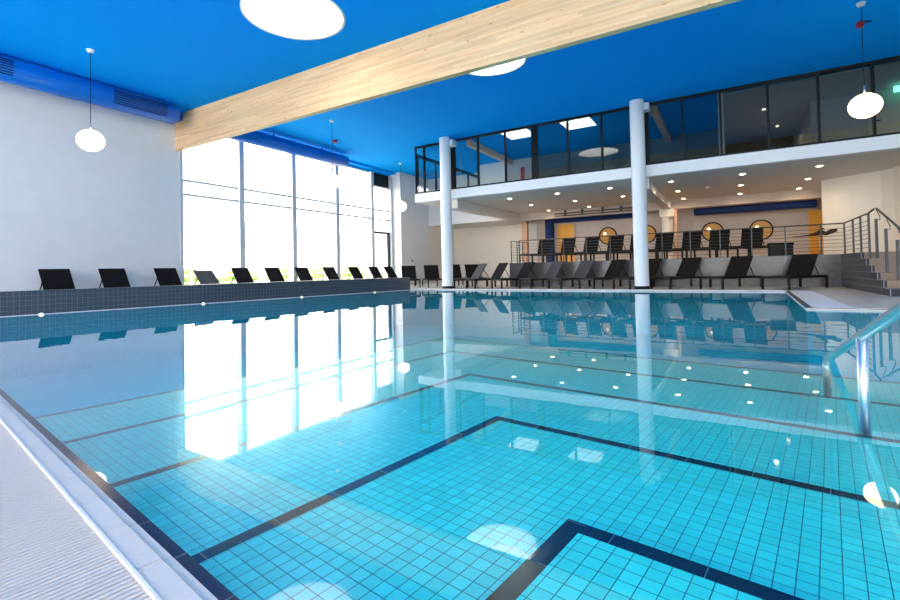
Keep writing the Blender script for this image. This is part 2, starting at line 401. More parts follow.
for i in range(nn):
    a_, b_ = nx0+(nx1-nx0)*i/nn, nx0+(nx1-nx0)*(i+1)/nn
    w = MB(); w.box(a_, a_+.06, YNEAR-.14, YNEAR-.02, .25, 4.7).box(b_-.06, b_, YNEAR-.14, YNEAR-.02, .25, 4.7).box(a_+.06, b_-.06, YNEAR-.14, YNEAR-.02, .25, .31).box(a_+.06, b_-.06, YNEAR-.14, YNEAR-.02, 4.64, 4.7).box(a_+.06, b_-.06, YNEAR-.12, YNEAR-.04, 2.8, 2.85)
    f = struct(w.build('window_%d' % (i+6), 'grey_frame'))  # unseen windows behind the camera, added for daylight on the near side
    MB().box(a_+.06, b_-.06, YNEAR-.09, YNEAR-.08, .31, 4.64).build('pane', 'clear', f)
struct(B(XR, XR+.3, YNEAR, YBK+.6, -.3, HC).build('wall_right', 'white_wall'))
struct(B(-8.05, XR, YBK, YBK+.3, -.3, ZS).build('wall_back', 'warm_wall'))
struct(B(-12.3, XR+.3, YBK+.6, YBK+.8, -.3, HC).build('wall_back', 'white_wall'))

# ------------------------------------------------------------------ window wall on the left (window 1..4 and the door bay)
MY = [6.98, 8.842, 10.829, 12.87, 14.885, 16.18]
wz0 = ZD; wz1 = 4.80
gw_ = .13
for i in range(6):
    y = MY[i]
    o = MB().box(XW-.17, XW+.07, y-.085 if i else y-.0, y+.085, wz0, wz1).build('trim_5', 'grey_frame', bevel=.004); struct(o)
for i in range(4):
    w = MB(); y0, y1 = MY[i]+.05, MY[i+1]-.05
    for z in (2.845, 3.233): w.box(XW-.14, XW-.0, y0, y1, z-.03, z+.03)
    w.box(XW-.14, XW-.04, y0, y1, wz0, wz0+.06); w.box(XW-.14, XW-.04, y0, y1, wz1-.05, wz1)
    f = struct(w.build('window_%d' % (i+1), 'grey_frame'))
    MB().box(XW-.095, XW-.085, y0, y1, wz0+.06, wz1-.05).build('pane', 'clear', f)
y0, y1 = MY[4]+.05, MY[5]-.05
w = MB()
for z in (2.845, 3.233): w.box(XW-.14, XW-.0, y0, y1, z-.03, z+.03)
w.box(XW-.14, XW-.04, y0, y1, 4.22, 4.27)
f = struct(w.build('window_5', 'grey_frame'))
MB().box(XW-.095, XW-.085, y0, y1, 2.32, 4.22).build('pane', 'clear', f)
MB().box(XW-.13, XW-.05, y0, y1, 4.27, 4.80).build('panel', 'dark_frame', f)
w = MB(); w.box(XW-.14, XW-.03, y0, y1, 2.24, 2.32).box(XW-.14, XW-.03, y0, y0+.05, wz0, 2.24).box(XW-.14, XW-.03, y1-.11, y1, wz0, 2.24).box(XW-.14, XW-.03, y0, y1, wz0, .14)
f = struct(w.build('door_1', 'dark_frame'))
MB().box(XW-.09, XW-.08, y0+.05, y1-.11, .14, 2.24).build('pane', 'clear', f)
MB().tube([(XW-.0, y0+.10, .95), (XW-.0, y0+.10, 1.25)], .012).build('handle', 'steel', f)
MB().box(XW-.03, XW+.03, y0+.2, y1-.3, 2.26, 2.31).build('door_closer', 'dark_frame', f)
sk = MB().box(-.012, .0, -.04, .04, -.04, .04)
tag(sk.build('wall_switch', 'dark_frame', loc=(XW+.513, 17.0, 1.07), bevel=.004), 'small dark switch plate on the white wall beside the window', 'switch')

# ------------------------------------------------------------------ blue ducts on the left
def duct(y0, y1, label, slots, x=-11.95, z=4.66, r=.21):
    t = thing('round_duct', label, 'duct', (x, (y0+y1)/2, z), 0)
    h = (y1-y0)/2
    MB().tube([(0,-h,0),(0,h-.04,0),(0,h,0)], r, 40, radii=[r, r, r-.03]).build('pipe', 'blue_duct', t)
    for (a, b) in slots:
        a -= (y0+y1)/2; b -= (y0+y1)/2
        m = MB()
        for k in range(7):
            th = math.radians(-38 + k*11)   # on the side facing the pool
            px, pz = (r+.004)*math.cos(th), (r+.004)*math.sin(th)
            T = Matrix.Translation((px,0,pz)) @ Matrix.Rotation(-th, 4, 'Y')
            m.box(-.004, .006, a, b, -.011, .011, T=T)
        m.build('slot_grille', 'slot', t)
    for k in range(int((y1-y0)//2)+1):
        yy = -h+.4+k*2.0
        if yy > h-.2: break
        MB().box(-.015, .015, yy-.02, yy+.02, r-.01, HC-z).build('hanger', 'blue_duct', t)
    return t
duct(-1.5, 6.45, 'blue round duct with slot grilles over the plain white wall', [(0.2,1.6),(2.0,3.3),(5.0,6.15)], -11.9, 4.685, .25)
duct(7.05, 12.6, 'blue round duct above the tall windows behind the beam', [])
# smaller blue run between duct and wall
struct(B(XW, XW+.42, YNEAR, 6.86, 4.72, HC).build('trim_6', 'blue_duct'))
struct(B(XW, XW+.25, 7.2, 16.2, 4.86, HC).build('trim_6', 'blue'))

# ------------------------------------------------------------------ wooden beam
bm_ = MB().box(XW+.0, XR-.01, YB, YB+.13, 3.995, HC-.001)
tag(bm_.build('wooden_beam', 'wood', bevel=.004), 'deep pale laminated wooden beam spanning the hall under the blue ceiling', 'beam')
for x, lab in ((-7.33, 'slender wooden beam seen through the left gallery panes'), (-1.65, 'slender wooden beam seen behind the gallery panes right of the near pillar')):
    o = B(x-.08, x+.08, YG+.3, 17.05, 4.74, HC-.001)
    tag(o.build('wooden_beam', 'wood', bevel=.004), lab, 'beam')

# ------------------------------------------------------------------ pillars
for x, lab in ((-7.88, 'white round pillar at the far pool edge, left of the two'), (-1.98, 'white round pillar at the far pool edge, right of the two')):
    t = thing('round_pillar', lab, 'pillar', (x, 12.92, ZD), 0, 'pillars on the far pool edge')
    MB().lathe([(.177,0),(.177,HC-ZD-.003)], 48).build('shaft', 'white_paint', t)
    MB().lathe([(.177,0),(.19,0),(.19,.085),(.177,.085)], 48).build('foot_ring', 'dark_frame', t)
    MB().box(.08, .29, .0, .25, HC-ZD-.27, HC-ZD-.08).build('bracket', 'white_paint', t, bevel=.01)

# ------------------------------------------------------------------ gallery slab, soffit, beams below
GX0 = -9.33
struct(B(GX0, XR, YG, YG+.22, ZS, ZG0).build('gallery_fascia', 'white_paint'))
struct(B(GX0, XR, YG+.22, YBK, ZS, ZG0).build('ceiling', 'soffit'))
struct(B(-8.1, XR, 18.9, 19.15, 2.70, ZS).build('wall_bulkhead', 'warm_wall'))
for x, y1, lab in ((-7.9, 19.6, 'white downstand beam under the gallery, behind the left pillar'), (-1.95, 19.0, 'white downstand beam under the gallery, behind the right pillar')):
    o = B(x-.14, x+.14, 13.45, y1, 2.69, ZS-.001)
    tag(o.build('concrete_beam', 'soffit', bevel=.005), lab, 'beam')
# columns of the terrace
t = thing('terrace_column', 'pale column with square capital under the gallery beam', 'column', (-1.95, 18.9, ZT))
MB().lathe([(.19,0),(.19,1.6)], 32).build('shaft', 'cream', t)
MB().box(-.24,.24,-.24,.24,1.6,1.876).build('capital', 'cream', t, bevel=.01)
MB().box(.245,.33,-.05,.2,0,1.87).build('copper_strip', 'copper', t)
t = thing('terrace_column', 'thin brown column at the left end of the raised terrace', 'column', (-7.95, 19.9, ZD))
MB().box(-.12,.12,-.12,.12,0,2.94).build('shaft', 'copper', t, bevel=.01)
struct(B(-8.05, -7.6, YBK-.05, YBK, ZT, 2.75).build('trim_7', 'white_wall'))

# downlights in the soffit
def downlight(x, y, lab):
    t = thing('downlight', lab, 'downlight', (x, y, ZS), 0, 'lit downlights in the gallery soffit')
    MB().lathe([(.07,-.002),(.105,-.002),(.105,-.012),(.07,-.02)], 24).build('trim_ring', 'white_paint', t)
    MB().lathe([(.0,-.006),(.068,-.006)], 24).build('lens', 'spot', t)
    l = bpy.data.lights.new('downlight_lamp', 'SPOT'); l.energy = 10; l.color = (1,.76,.50); l.spot_size = 2.6; l.spot_blend = .6; l.shadow_soft_size = .06
    lo = bpy.data.objects.new('downlight_lamp', l); C.objects.link(lo); lo.parent = t; lo.location = (0,0,-.03)
rows = {14.43: 'front row', 16.42: 'middle row', 18.36: 'back row'}
xs = {-6.3: 'first from the left', -4.65: 'second from the left', -3.03: 'third from the left', -1.36: 'fourth from the left', .34: 'fifth from the left', 1.94: 'sixth from the left'}
for y, rn in rows.items():
    for x, xn in xs.items():
        if (x, y) == (-3.03, 18.36): continue
        downlight(x, y, 'small lit downlight in the gallery soffit, %s, %s' % (rn, xn))
sd = MB().lathe([(.0,-.035),(.05,-.035),(.06,-.01),(.06,0)], 24)
tag(sd.build('smoke_detector', 'white_paint', loc=(-.52,16.23,ZS)), 'small unlit white detector between the soffit downlights', 'detector')
# track rail under the bulkhead
t = thing('ceiling_track', 'pair of steel rails hung under the soffit with small brackets', 'rail', (-4.65, 18.8, 2.86))
for dy, dz in ((0,0),(.0,-.10)):
    MB().tube([(-1.55,dy,dz),(1.55,dy,dz)], .022, 8).build('rail', 'rail_paint', t)
for x in (-1.1,-.4,.4,1.1): MB().box(x-.04,x+.04,-.03,.03,-.12,.13).build('bracket', 'rail_paint', t)

# ducts on the back wall of the terrace
t = thing('wall_duct', 'navy duct running along the terrace back wall and down beside the orange door', 'duct', (-4.9, 20.25, 2.6))
MB().box(-2.15, 1.75, -.2, .2, .02, .30).build('run', 'navy_duct', t, bevel=.08)
MB().box(-2.2, -1.85, -.18, .18, -1.76, .25).build('drop', 'navy_duct', t, bevel=.08)
t = thing('wall_duct', 'navy duct along the back wall right of the pale column', 'duct', (.9, 19.4, 2.55))
MB().box(-2.0, 1.62, -.16, .16, -.10, .14).build('run', 'navy_duct', t, bevel=.06)
# orange doors
for n_, x0, x1, z1 in ((2, -6.6, -5.88, 2.55), (3, 2.39, 3.15, 2.45)):
    d = struct(B(x0, x1, YBK-.05, YBK, ZT, z1).build('door_%d' % n_, 'orange'))
    MB().box(x0-.05,x0,YBK-.06,YBK,ZT,z1+.05).box(x1,x1+.05,YBK-.06,YBK,ZT,z1+.05).box(x0,x1,YBK-.06,YBK,z1,z1+.05).build('door_frame', 'warm_wall', d)
    MB().tube([(x0+.1,YBK-.06,1.85),(x0+.1,YBK-.1,1.85),(x0+.22,YBK-.1,1.85)], .012, 8).build('door_handle', 'steel', d)
# round amber portholes
for x, z, lab in ((-4.44,1.94,'round amber porthole nearest the left orange door'), (-2.9,1.93,'round amber porthole just right of the right pillar'), (-.55,1.88,'round amber porthole right of the pale column'), (1.0,1.86,'round amber porthole nearest the right orange door')):
    t = thing('porthole', lab, 'window', (x, YBK, z), 0, 'round amber portholes in the terrace back wall')
    R = Matrix.Rotation(PI/2, 4, 'X')
    pn_ = MB().lathe([(.0,.012),(.34,.012)], 40, T=R)
    pn_ = pn_.build('pane', 'amber', t)
    MB().lathe([(.33,.0),(.33,.05),(.375,.05),(.375,.0)], 40, T=R).build('rim', 'black_frame', t)
    MB().lathe([(.0,.03),(.05,.03),(.06,.014)], 16, T=Matrix.Translation((-.12,0,.10)) @ R).build('reflection_glow', 'lamp_glint', pn_)  # glowing disc stands in for a white reflection on the pane

# ------------------------------------------------------------------ terrace, its wall and stairs
SX = 2.28
struct(B(-6.35, SX-.001, YT, YT+.25, ZD, ZT).build('wall_terrace', 'terr'))
struct(B(-6.35, SX-.001, YT+.25, YBK, ZD, ZT-.002).build('floor', 'tan'))
struct(B(SX+.07, XR, 12.51, YBK, ZD, ZT-.002).build('floor', 'tan'))
st = thing('stairs', 'six broad steps up to the terrace with dark tiled side', 'stairs', (SX, 10.5, ZD))
rise = (ZT-ZD)/6
prof = []
for k in range(6):
    y0 = -.0 + k*.385
    MB().box(.051, 5.6, y0, y0+.385 if k<5 else y0+.08, 0, (k+1)*rise-.002).build('step', 'stair_tile' if k == 0 else 'tan', st)
sd_ = MB()
pts = [(0,0)]
for k in range(6): pts += [(k*.385, (k+1)*rise), ((k+1)*.385, (k+1)*rise)]
pts[-1] = (YT+.3-10.5, ZT-ZD); pts += [(YT+.3-10.5, 0)]
# extrude the stepped outline into a cheek wall .16 thick
a = [sd_.bm.verts.new((0, y, z)) for y, z in pts]; b = [sd_.bm.verts.new((.05, y, z)) for y, z in pts]
sd_.bm.faces.new(a); sd_.bm.faces.new(b[::-1])
for i in range(len(pts)): sd_.bm.faces.new((a[i], b[i], b[(i+1)%len(pts)], a[(i+1)%len(pts)]))
sd_.build('tiled_cheek', 'stair_tile', st)
# curved white wall behind the stairs
cw = MB(); pl = [(2.85,20.45),(2.335,17.2),(2.55,16.95),(2.86,16.70),(3.15,16.5),(3.45,16.30),(3.62,16.0),(3.7,15.6),(3.72,15.0),(3.75,14.5),(5.2,13.6),(5.3,13.9),(4.0,14.8),(4.0,20.45)]
cw.prism(pl, ZT, ZS)
struct(cw.build('wall_curved', 'cream'))
tag(B(3.75,XR-.01,14.0,14.3,2.62,2.9).build('concrete_beam', 'soffit'), 'pale ledge beam on the curved wall at the right picture edge', 'beam')

# balustrade
def balustrade():
    t = thing('balustrade', 'graphite balustrade with slim horizontal bars along the terrace edge', 'railing', (-1.9, YT+.06, ZT))
    ox, oy, oz = t.location
    H_ = .74
    posts = [(-6.02+.005,0)] + [(-5.94+k*.715, 0) for k in range(1, 12)]
    xs_ = [p[0] for p in posts]
    for x in xs_: MB().box(x-ox-.014, x-ox+.014, -.02, .02, 0, H_).build('post', 'rail_paint', t)
    a, b = xs_[0]-ox, 2.36-ox
    MB().tube([(a,0,H_),(b,0,H_)], .016, 8).build('handrail', 'rail_paint', t)
    for k in range(7): MB().tube([(a,0,.09+k*.088),(b,0,.09+k*.088)], .006, 6).build('bar', 'rail_paint', t)
    # left return
    for y in (.0,.5,1.0,1.5): MB().box(-6.30-ox-.014,-6.30-ox+.014,y-.014,y+.014,0,H_).build('post', 'rail_paint', t)
    MB().tube([(-6.30-ox,0,H_),(-6.30-ox,1.5,H_)], .014, 8).build('handrail', 'rail_paint', t)
    for k in range(7): MB().tube([(-6.30-ox,0,.09+k*.088),(-6.30-ox,1.5,.09+k*.088)], .006, 6).build('bar', 'rail_paint', t)
    # right return over the cheek wall, coming towards the pool
    X = 2.36-ox
    ys = [14.30, 13.48, 12.82, 12.62]
    for y, h in ((14.42,.74),(13.5,.74),(12.80,.745),(12.12+.0,.75)):
        z0 = 0 if y > 12.43 else -rise
        MB().box(X-.016, X+.016, y-oy-.02, y-oy+.02, z0, h).build('post', 'rail_paint', t)
    MB().tube([(X,14.42-oy,H_),(X,12.12-oy,.76),(X,11.72-oy,.80)], .018, 8).build('handrail', 'rail_paint', t)
    for k in range(7): MB().tube([(X,14.42-oy,.09+k*.088),(X,12.12-oy,.09+k*.088)], .006, 6).build('bar', 'rail_paint', t)
balustrade()
t = thing('stair_handrail', 'sloping graphite handrail on short posts descending the terrace stairs', 'railing', (2.50, 11.5, ZD))
ox, oy, oz = t.location
def rz_(y): return 1.66 + (y-12.25)*.342
MB().tube([(0, 12.2-oy, rz_(12.25)-oz), (0, 9.0-oy, rz_(9.0)-oz)], .019, 10).build('handrail', 'rail_paint', t)
for y, zt in ((12.27,1.46),(11.62,1.225),(10.95,.985)):
    k = min(6, max(1, int((y-10.5)/.385)+1)); zb = k*rise
    MB().box(-.02,.02,y-oy-.02,y-oy+.02, zb-.002, zt-oz).build('post', 'rail_paint', t)
    MB().tube([(0,y-oy,zt-oz-.02),(.06,y-oy,zt-oz-.01),(.06,y-oy,zt-oz+.05),(0,y-oy,rz_(y)-oz)], .008, 6).build('bracket', 'rail_paint', t)

# driftwood-like dark sculpture on a thin stand in front of the curved wall
t = thing('driftwood_sculpture', 'long dark driftwood sculpture behind the balustrade near the right orange door', 'sculpture', (2.02, 16.2, ZT))
pts = [(-.50,-.0,.54),(-.32,0,.55),(-.12,0,.57),(.02,0,.60),(.12,0,.65),(.24,0,.60),(.36,0,.65),(.48,0,.69)]
MB().tube(pts, .03, 10, radii=[.006,.014,.022,.05,.075,.055,.065,.04]).build('branch', 'driftwood', t)
MB().tube([(.10,0,.68),(.16,-.02,.74),(.22,-.01,.73)], .02, 8, radii=[.03,.022,.01]).build('knot', 'driftwood', t)
MB().tube([(.1,0,.0),(.1,0,.62)], .012, 8).build('stand', 'steel', t)
MB().lathe([(0,.0),(.14,.0),(.14,.02),(.0,.02)], 24, c=(.1,0,0)).build('stand_base', 'rail_paint', t)

# ------------------------------------------------------------------ loungers
def make_lounger(label, tilt, fabric, bl=.60):
    W, Ln = .56, 1.58; h = .30; pv = .93     # foot at y=0, head towards +y
    t = thing('sun_lounger', label, 'sun lounger')
    f = MB()
    for s in (-1,1): f.box(s*W/2-.02, s*W/2+.02, 0, Ln, h-.05, h)
    f.box(-W/2, W/2, 0, .04, h-.05, h); f.box(-W/2, W/2, Ln-.04, Ln, h-.05, h); f.box(-W/2, W/2, pv-.02, pv+.02, h-.05, h-.02)
    f.build('frame', 'black_frame', t, bevel=.004)
    for s in (-1,1):
        for y in (.0, Ln-.045):
            MB().box(s*(W/2)-.022, s*(W/2)+.022, y, y+.045, 0, h-.045).build('leg', 'black_frame', t, bevel=.003)
    MB().box(-W/2+.02, W/2-.02, .03, pv, h-.012, h+.008).build('seat', fabric, t, bevel=.004)
    T = Matrix.Translation((0, pv, h)) @ Matrix.Rotation(tilt, 4, 'X')
    br_ = MB().box(-W/2+.01, W/2-.01, 0, bl, -.012, .014, T=T)
    br_ = br_.build('backrest', fabric, t, bevel=.004)
    top = T @ Vector((0, bl*.62, -.02))
    for s in (-1,1): MB().tube([(s*(W/2-.06), top.y, top.z), (s*(W/2-.06), min(Ln-.05, top.y+.22), h-.02)], .012, 8).build('back_strut', 'black_frame', br_)
    return t
TILT = math.radians(56)
proto_b = make_lounger('x', TILT, 'mesh_black')
proto_g = make_lounger('x', TILT, 'mesh_grey_lit')
proto_u = make_lounger('x', math.radians(74), 'mesh_black', .56)
proto_l = make_lounger('x', math.radians(46), 'mesh_grey_lit')
used = set()
def place(proto, foot, ang, z, label, group):
    rz = -ang
    if proto.name not in used:
        used.add(proto.name); proto.location = (*foot, z); proto.rotation_euler.z = rz; proto['label'] = label; proto['group'] = group; return
    dup(proto, (*foot, z), rz, label, group)
# by the windows, heads to the left wall (+y local -> -x world : angle -90deg from +Y)
yc = [4.17,5.25,6.45,7.50,8.56,9.68,10.85,12.1,13.38,14.54,15.5]
wl = ['nearest the camera, against the plain white wall','second along the plain white wall','at the right end of the plain wall',
      'in front of the first window','in front of the first window post','in front of the second window','at the second window post','in front of the third window',
      'before the reddish wall, fourth window','at the last window post','farthest, lying low before the glass door']
for i, (y, lab) in enumerate(zip(yc, wl)):
    xb = -12.42; Lh = .93+.60*math.cos(TILT)
    pr = proto_l if i == 3 else proto_b
    place(pr, (xb+Lh, y), -PI/2, ZD, ('grey' if i == 3 else 'black') + ' lounger behind the slate wall, ' + lab, 'sun loungers along the window wall')
# far-left group facing the pool at an angle
for (x, y), lab in (((-9.75,13.55),'first black sun lounger right of the slate wall end'), ((-8.75,13.6),'black sun lounger just left of the left pillar'), ((-7.95,13.85),'black sun lounger half hidden behind the left pillar'), ((-7.65,14.75),'black sun lounger set back right of the left pillar')):
    place(proto_b, (x-.0, y), -math.radians(42), ZD, lab, 'sun loungers beside the left pillar')
# lower row in front of the terrace wall
fx = [-7.9,-7.05,-6.15,-5.22,-4.32,-3.42,-2.5,-1.55,-.42,.86]
grey_lit_ = {0, 3, 4}
for i, x in enumerate(fx):
    g_ = i in grey_lit_
    order = ['leftmost','second','third','fourth','fifth','sixth','seventh','eighth','ninth','rightmost'][i]
    place(proto_g if g_ else proto_b, (x, 12.92 if i else 13.1), math.radians(33), ZD,
          ('lit-looking grey' if g_ else 'black') + ' lounger on the far deck below the terrace, %s of the row' % order, 'sun loungers below the terrace')
ux = [-5.70,-4.86,-4.08,-3.3,-2.6,-1.85,-1.1,-.38,.42]
un = ['leftmost','second','third','fourth','fifth','sixth','seventh','eighth','rightmost']
for x, nme in zip(ux, un):
    place(proto_u, (x-.22, 14.78), math.radians(20), ZT, 'black sun lounger on the raised terrace, %s of its row' % nme, 'sun loungers on the terrace')
# dark storage box at the end of the terrace row
t = thing('storage_bench', 'low black bench beside the rightmost terrace lounger', 'bench', (1.16, 15.32, ZT))
MB().box(-.26,.26,-.3,.3,.0,.30).build('body', 'black_frame', t, bevel=.01)
MB().box(-.28,.28,-.32,.32,.30,.35).build('lid', 'mesh_black', t, bevel=.01)

# ------------------------------------------------------------------ pendants
def pendant(x, y, label, d=.62, zc=3.207, cable=True):
    t = thing('pendant_lamp', label, 'lamp', (x, y, HC), 0, 'globe pendant lamps')
    MB().lathe([(0,-.05),(.05,-.045),(.065,-.0)], 24).build('ceiling_rose', 'white_paint', t)
    g0 = zc-HC
    MB().tube([(0,0,-.045),(0,0,g0+d*.43+.13)], .006, 6).build('cable', 'dark_frame', t)
    MB().tube([(0,0,g0+d*.43-.01),(0,0,g0+d*.43+.15)], .016, 10).build('stem', 'steel', t)
    r = d/2; pr = [(r*math.sin(PI*k/20), g0 - r*.90*math.cos(PI*k/20)) for k in range(21)]
    MB().lathe(pr, 32).build('globe', 'globe', t)
GL = [(-10.284,4.013,.44,'glowing white globe pendant in front of the plain white wall'), (1.995,10.171,.44,'glowing white globe pendant hanging before the gallery panes on the right'),
      (-11.2,14.9,.44,'white globe pendant beside the white wall right of the windows'), (-9.577,9.558,.44,'white globe pendant hanging in front of the bright windows')]
for x, y, d, lab in GL: pendant(x, y, lab, d)
for (x, y, z), lab in (((2.13,10.98,HC),'small red ceiling detector beside the right pendant'), ((-10.93,11.04,HC),'small dark red ceiling detector near the window duct')):
    t = thing('ceiling_detector', lab, 'detector', (x,y,z))
    MB().box(-.05,.05,-.05,.05,-.09,0).build('housing', 'red', t, bevel=.01)
    MB().box(.05,.16,-.01,.01,-.03,-.015).build('arm', 'dark_frame', t)

# ------------------------------------------------------------------ gallery glazing and rooms upstairs
gx = [GX0+.03,-8.95,-7.80,-6.855,-5.9,-4.943,-3.926,-2.968,-1.816,-.951,-.104,.868,1.81,2.743,3.7,4.65,5.6,6.55,7.5]
thick = {-7.80:.17, -4.943:.19, -1.816:.13}
gl = thing('gallery_glazing', 'long dark framed glass front of the upper gallery', 'glazing', (-.7, YG+.05, ZG0))
ox, oy, oz = gl.location
f = MB(); f.box(GX0-ox, XR-ox, -.04, .05, 0, .05); f.box(GX0-ox, XR-ox, -.04, .05, HC-oz-.06, HC-oz-.002)
f.build('frame_rails', 'dark_frame', gl)
for i, x in enumerate(gx):
    w_ = thick.get(x, .05)/2 if i else .02
    if i == 0: w_ = .012
    MB().box(x-ox-w_, x-ox+w_, -.03, .05, .05, HC-oz-.06).build('mullion', 'dark_frame', gl)
for i in range(len(gx)-1):
    if i == 0 and False: continue
    w0 = thick.get(gx[i], .05)/2; w1 = thick.get(gx[i+1], .05)/2
    MB().box(gx[i]-ox+w0, gx[i+1]-ox-w1, .006, .012, .05, HC-oz-.06).build('pane', 'side_glass' if i < 4 else 'dark_glass', gl)
sg = thing('gallery_glazing', 'glazed left end of the upper gallery running back to the far wall', 'glazing', (GX0+.04, 15.5, ZG0))
f = MB(); y0, y1 = YG+.12-15.5, 18.38-15.5
f.box(-.03,.03,y0,y1,0,.05).box(-.03,.03,y0,y1,1.30,1.42)
for y in (y0+.02, y0+1.2, y0+2.4, y0+3.7, y1-.03): f.box(-.03,.03,y-.03,y+.03,.05,1.30)
f.box(-.03,.03,y0,y1,1.60,HC-ZG0-.002) if False else None
f.build('frame', 'dark_frame', sg)
MB().box(-.004,.004,y0,y1,.05,1.30).build('pane', 'side_glass', sg)
# room walls upstairs
struct(B(-8.8, -6.25, 17.1, 17.3, ZG0, HC).build('wall_upstairs', 'white_wall'))
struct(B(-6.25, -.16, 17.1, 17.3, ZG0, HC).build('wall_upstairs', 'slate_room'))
struct(B(-.16, -.04, YG+.12, YBK, ZG0, HC).build('wall_partition', 'white_wall'))
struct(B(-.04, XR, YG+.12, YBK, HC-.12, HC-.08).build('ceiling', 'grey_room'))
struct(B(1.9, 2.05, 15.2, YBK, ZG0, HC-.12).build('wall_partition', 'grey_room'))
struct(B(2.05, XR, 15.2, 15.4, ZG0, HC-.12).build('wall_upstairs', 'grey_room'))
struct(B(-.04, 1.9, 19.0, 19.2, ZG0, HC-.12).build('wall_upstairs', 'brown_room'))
d = struct(B(3.0, 3.85, 15.14, 15.198, ZG0, 4.45).build('door_4', 'grey_room'))
MB().tube([(3.12,15.14,4.05),(3.12,15.08,4.05),(3.24,15.08,4.05)], .012, 8).build('door_handle', 'dark_frame', d)
for x, y, lab in ((.9, 15.2, 'small lit ceiling lamp in the dark upstairs room'), (3.6, 14.3, 'lit ceiling lamp upstairs near the door'), (1.35, 17.3, 'second lit ceiling lamp deep in the dark upstairs room')):
    t = thing('ceiling_lamp', lab, 'lamp', (x, y, HC-.12 if x > 0 else HC))
    MB().lathe([(0,-.03),(.035,-.03),(.045,0)], 20).build('lens', 'lamp_glint', t)
    l = bpy.data.lights.new('room_lamp', 'SPOT'); l.spot_size = 2.7; l.spot_blend = .8; l.energy = 9 if x > 0 else 5; l.color = (1,.84,.62); l.shadow_soft_size = .06
    lo = bpy.data.objects.new('room_lamp', l); C.objects.link(lo); lo.parent = t; lo.location = (0,0,-.12)
t = thing('exit_sign', 'small glowing green emergency sign above the upstairs door', 'sign', (3.62, 14.95, HC-.16))
MB().box(-.16,.16,-.02,.02,-.14,.0).build('face', 'green_glow', t, bevel=.005)
MB().box(-.02,.02,-.01,.01,.0,.04).build('mount', 'dark_frame', t)
tag(B(-3.0,-.3,18.95,18.98,3.5,3.52).build('x','grey_room') , '', '') if False else None
# duct and brown counter seen in the dark room
tag(B(.3,1.85,18.2,18.5,ZG0,3.75).build('counter', 'brown_room', bevel=.01), 'dark brown counter deep in the upstairs room', 'counter')
# red fire hose box upstairs
tag(B(-6.93,-6.80,17.0,17.099,ZG0,4.58).build('wall_box', 'red', bevel=.01), 'narrow red box on the white wall upstairs', 'box')

# ------------------------------------------------------------------ stainless handrail into the pool
t = thing('pool_handrail', 'stainless steel handrail descending into the pool on the right', 'handrail', (.53, 2.94, 0))
sl = .286
def hz(y): return (3.861-y)*sl
r = .0225
MB().tube([(0, 3.861+.10-2.94, -.026), (0, 3.861-2.94, 0.0), (0, 2.345-2.94, hz(2.345)), (0, 1.35-2.94, hz(1.35)), (0, 1.22-2.94, hz(1.35)-.0), (0, 1.12-2.94, hz(1.35)-.08), (0, 1.11-2.94, -.088)], r, 20).build('rail', 'steel', t)
MB().tube([(0,0,-.25),(0,0,hz(2.94)-.01)], r, 20).build('post', 'steel', t)
MB().tube([(0,3.961-2.94,-.026),(0,3.965-2.94,-.10),(0,3.965-2.94,-.30)], r, 16).build('post', 'steel', t)
for y, z in ((0,-.25),(3.965-2.94,-.30)):
    MB().lathe([(.0,.008),(.045,.008),(.045,0)], 20, c=(0,y,z)).build('foot_plate', 'steel', t)

# ------------------------------------------------------------------ outside
struct(B(-70, XW-.3, -30, 60, -.15, 0).build('ground_outside', 'pave'))
def blob(name, c, s, label, cat, group, m='hedge'):
    b = MB(); 
    bmesh.ops.create_icosphere(b.bm, subdivisions=4, radius=1)
    for v in b.bm.verts:
        d = 1 + .13*math.sin(v.co.x*9+c[0])*math.sin(v.co.y*8+c[1]) + .08*math.sin(v.co.z*15+v.co.x*11) + random.uniform(-.05,.05)
        v.co = Vector((v.co.x*s[0]*d, v.co.y*s[1]*d, max(v.co.z*d,-.8)*s[2]))
    o = b.build(name, m, loc=(c[0],c[1],c[2]+s[2]*.8)); tag(o, label, cat, group); return o
hd = ['green bush outside the first window','green bush outside, right of the first window post','low green bush outside the second window','green bush outside the third window, left part','green bush outside the third window, right part','small green bush outside left of the first window post']
for (x,y,sx,sy,sz), lab in zip([(-17.5,9.6,.6,.85,.52),(-17.3,12.0,.6,.9,.42),(-17.6,14.6,.6,.9,.5),(-18.8,17.6,.7,1.1,.55),(-18.8,20.6,.7,1.1,.55),(-17.6,7.2,.6,.8,.34)], hd):
    blob('green_bush', (x,y,0), (sx,sy,sz), lab, 'bush', 'bushes outside the windows')
tr = thing('broad_tree', 'pale sunlit tree far outside the first window', 'tree', (-36, 14, 0))
MB().tube([(0,0,0),(0,0,2.5)], .2, 10, radii=[.25,.18]).build('trunk', 'house', tr)
b = MB(); bmesh.ops.create_icosphere(b.bm, subdivisions=4, radius=2.6)
for v in b.bm.verts: v.co *= 1+random.uniform(-.06,.06)+.1*math.sin(v.co.x*4)*math.sin(v.co.y*3.3); v.co.z += 4.2
b.build('crown', 'hedge', tr)
# white railing outside
t = thing('garden_fence', 'thin white fence outside the windows', 'fence', (-16.2, 12, 0))
for y in range(-6, 9): MB().box(-.02,.02,y*.9-.02,y*.9+.02,0,.85).build('post', 'white_paint', t)
for z in (.35,.6,.85): MB().box(-.015,.015,-5.4,7.2,z-.015,z+.015).build('rail', 'white_paint', t)
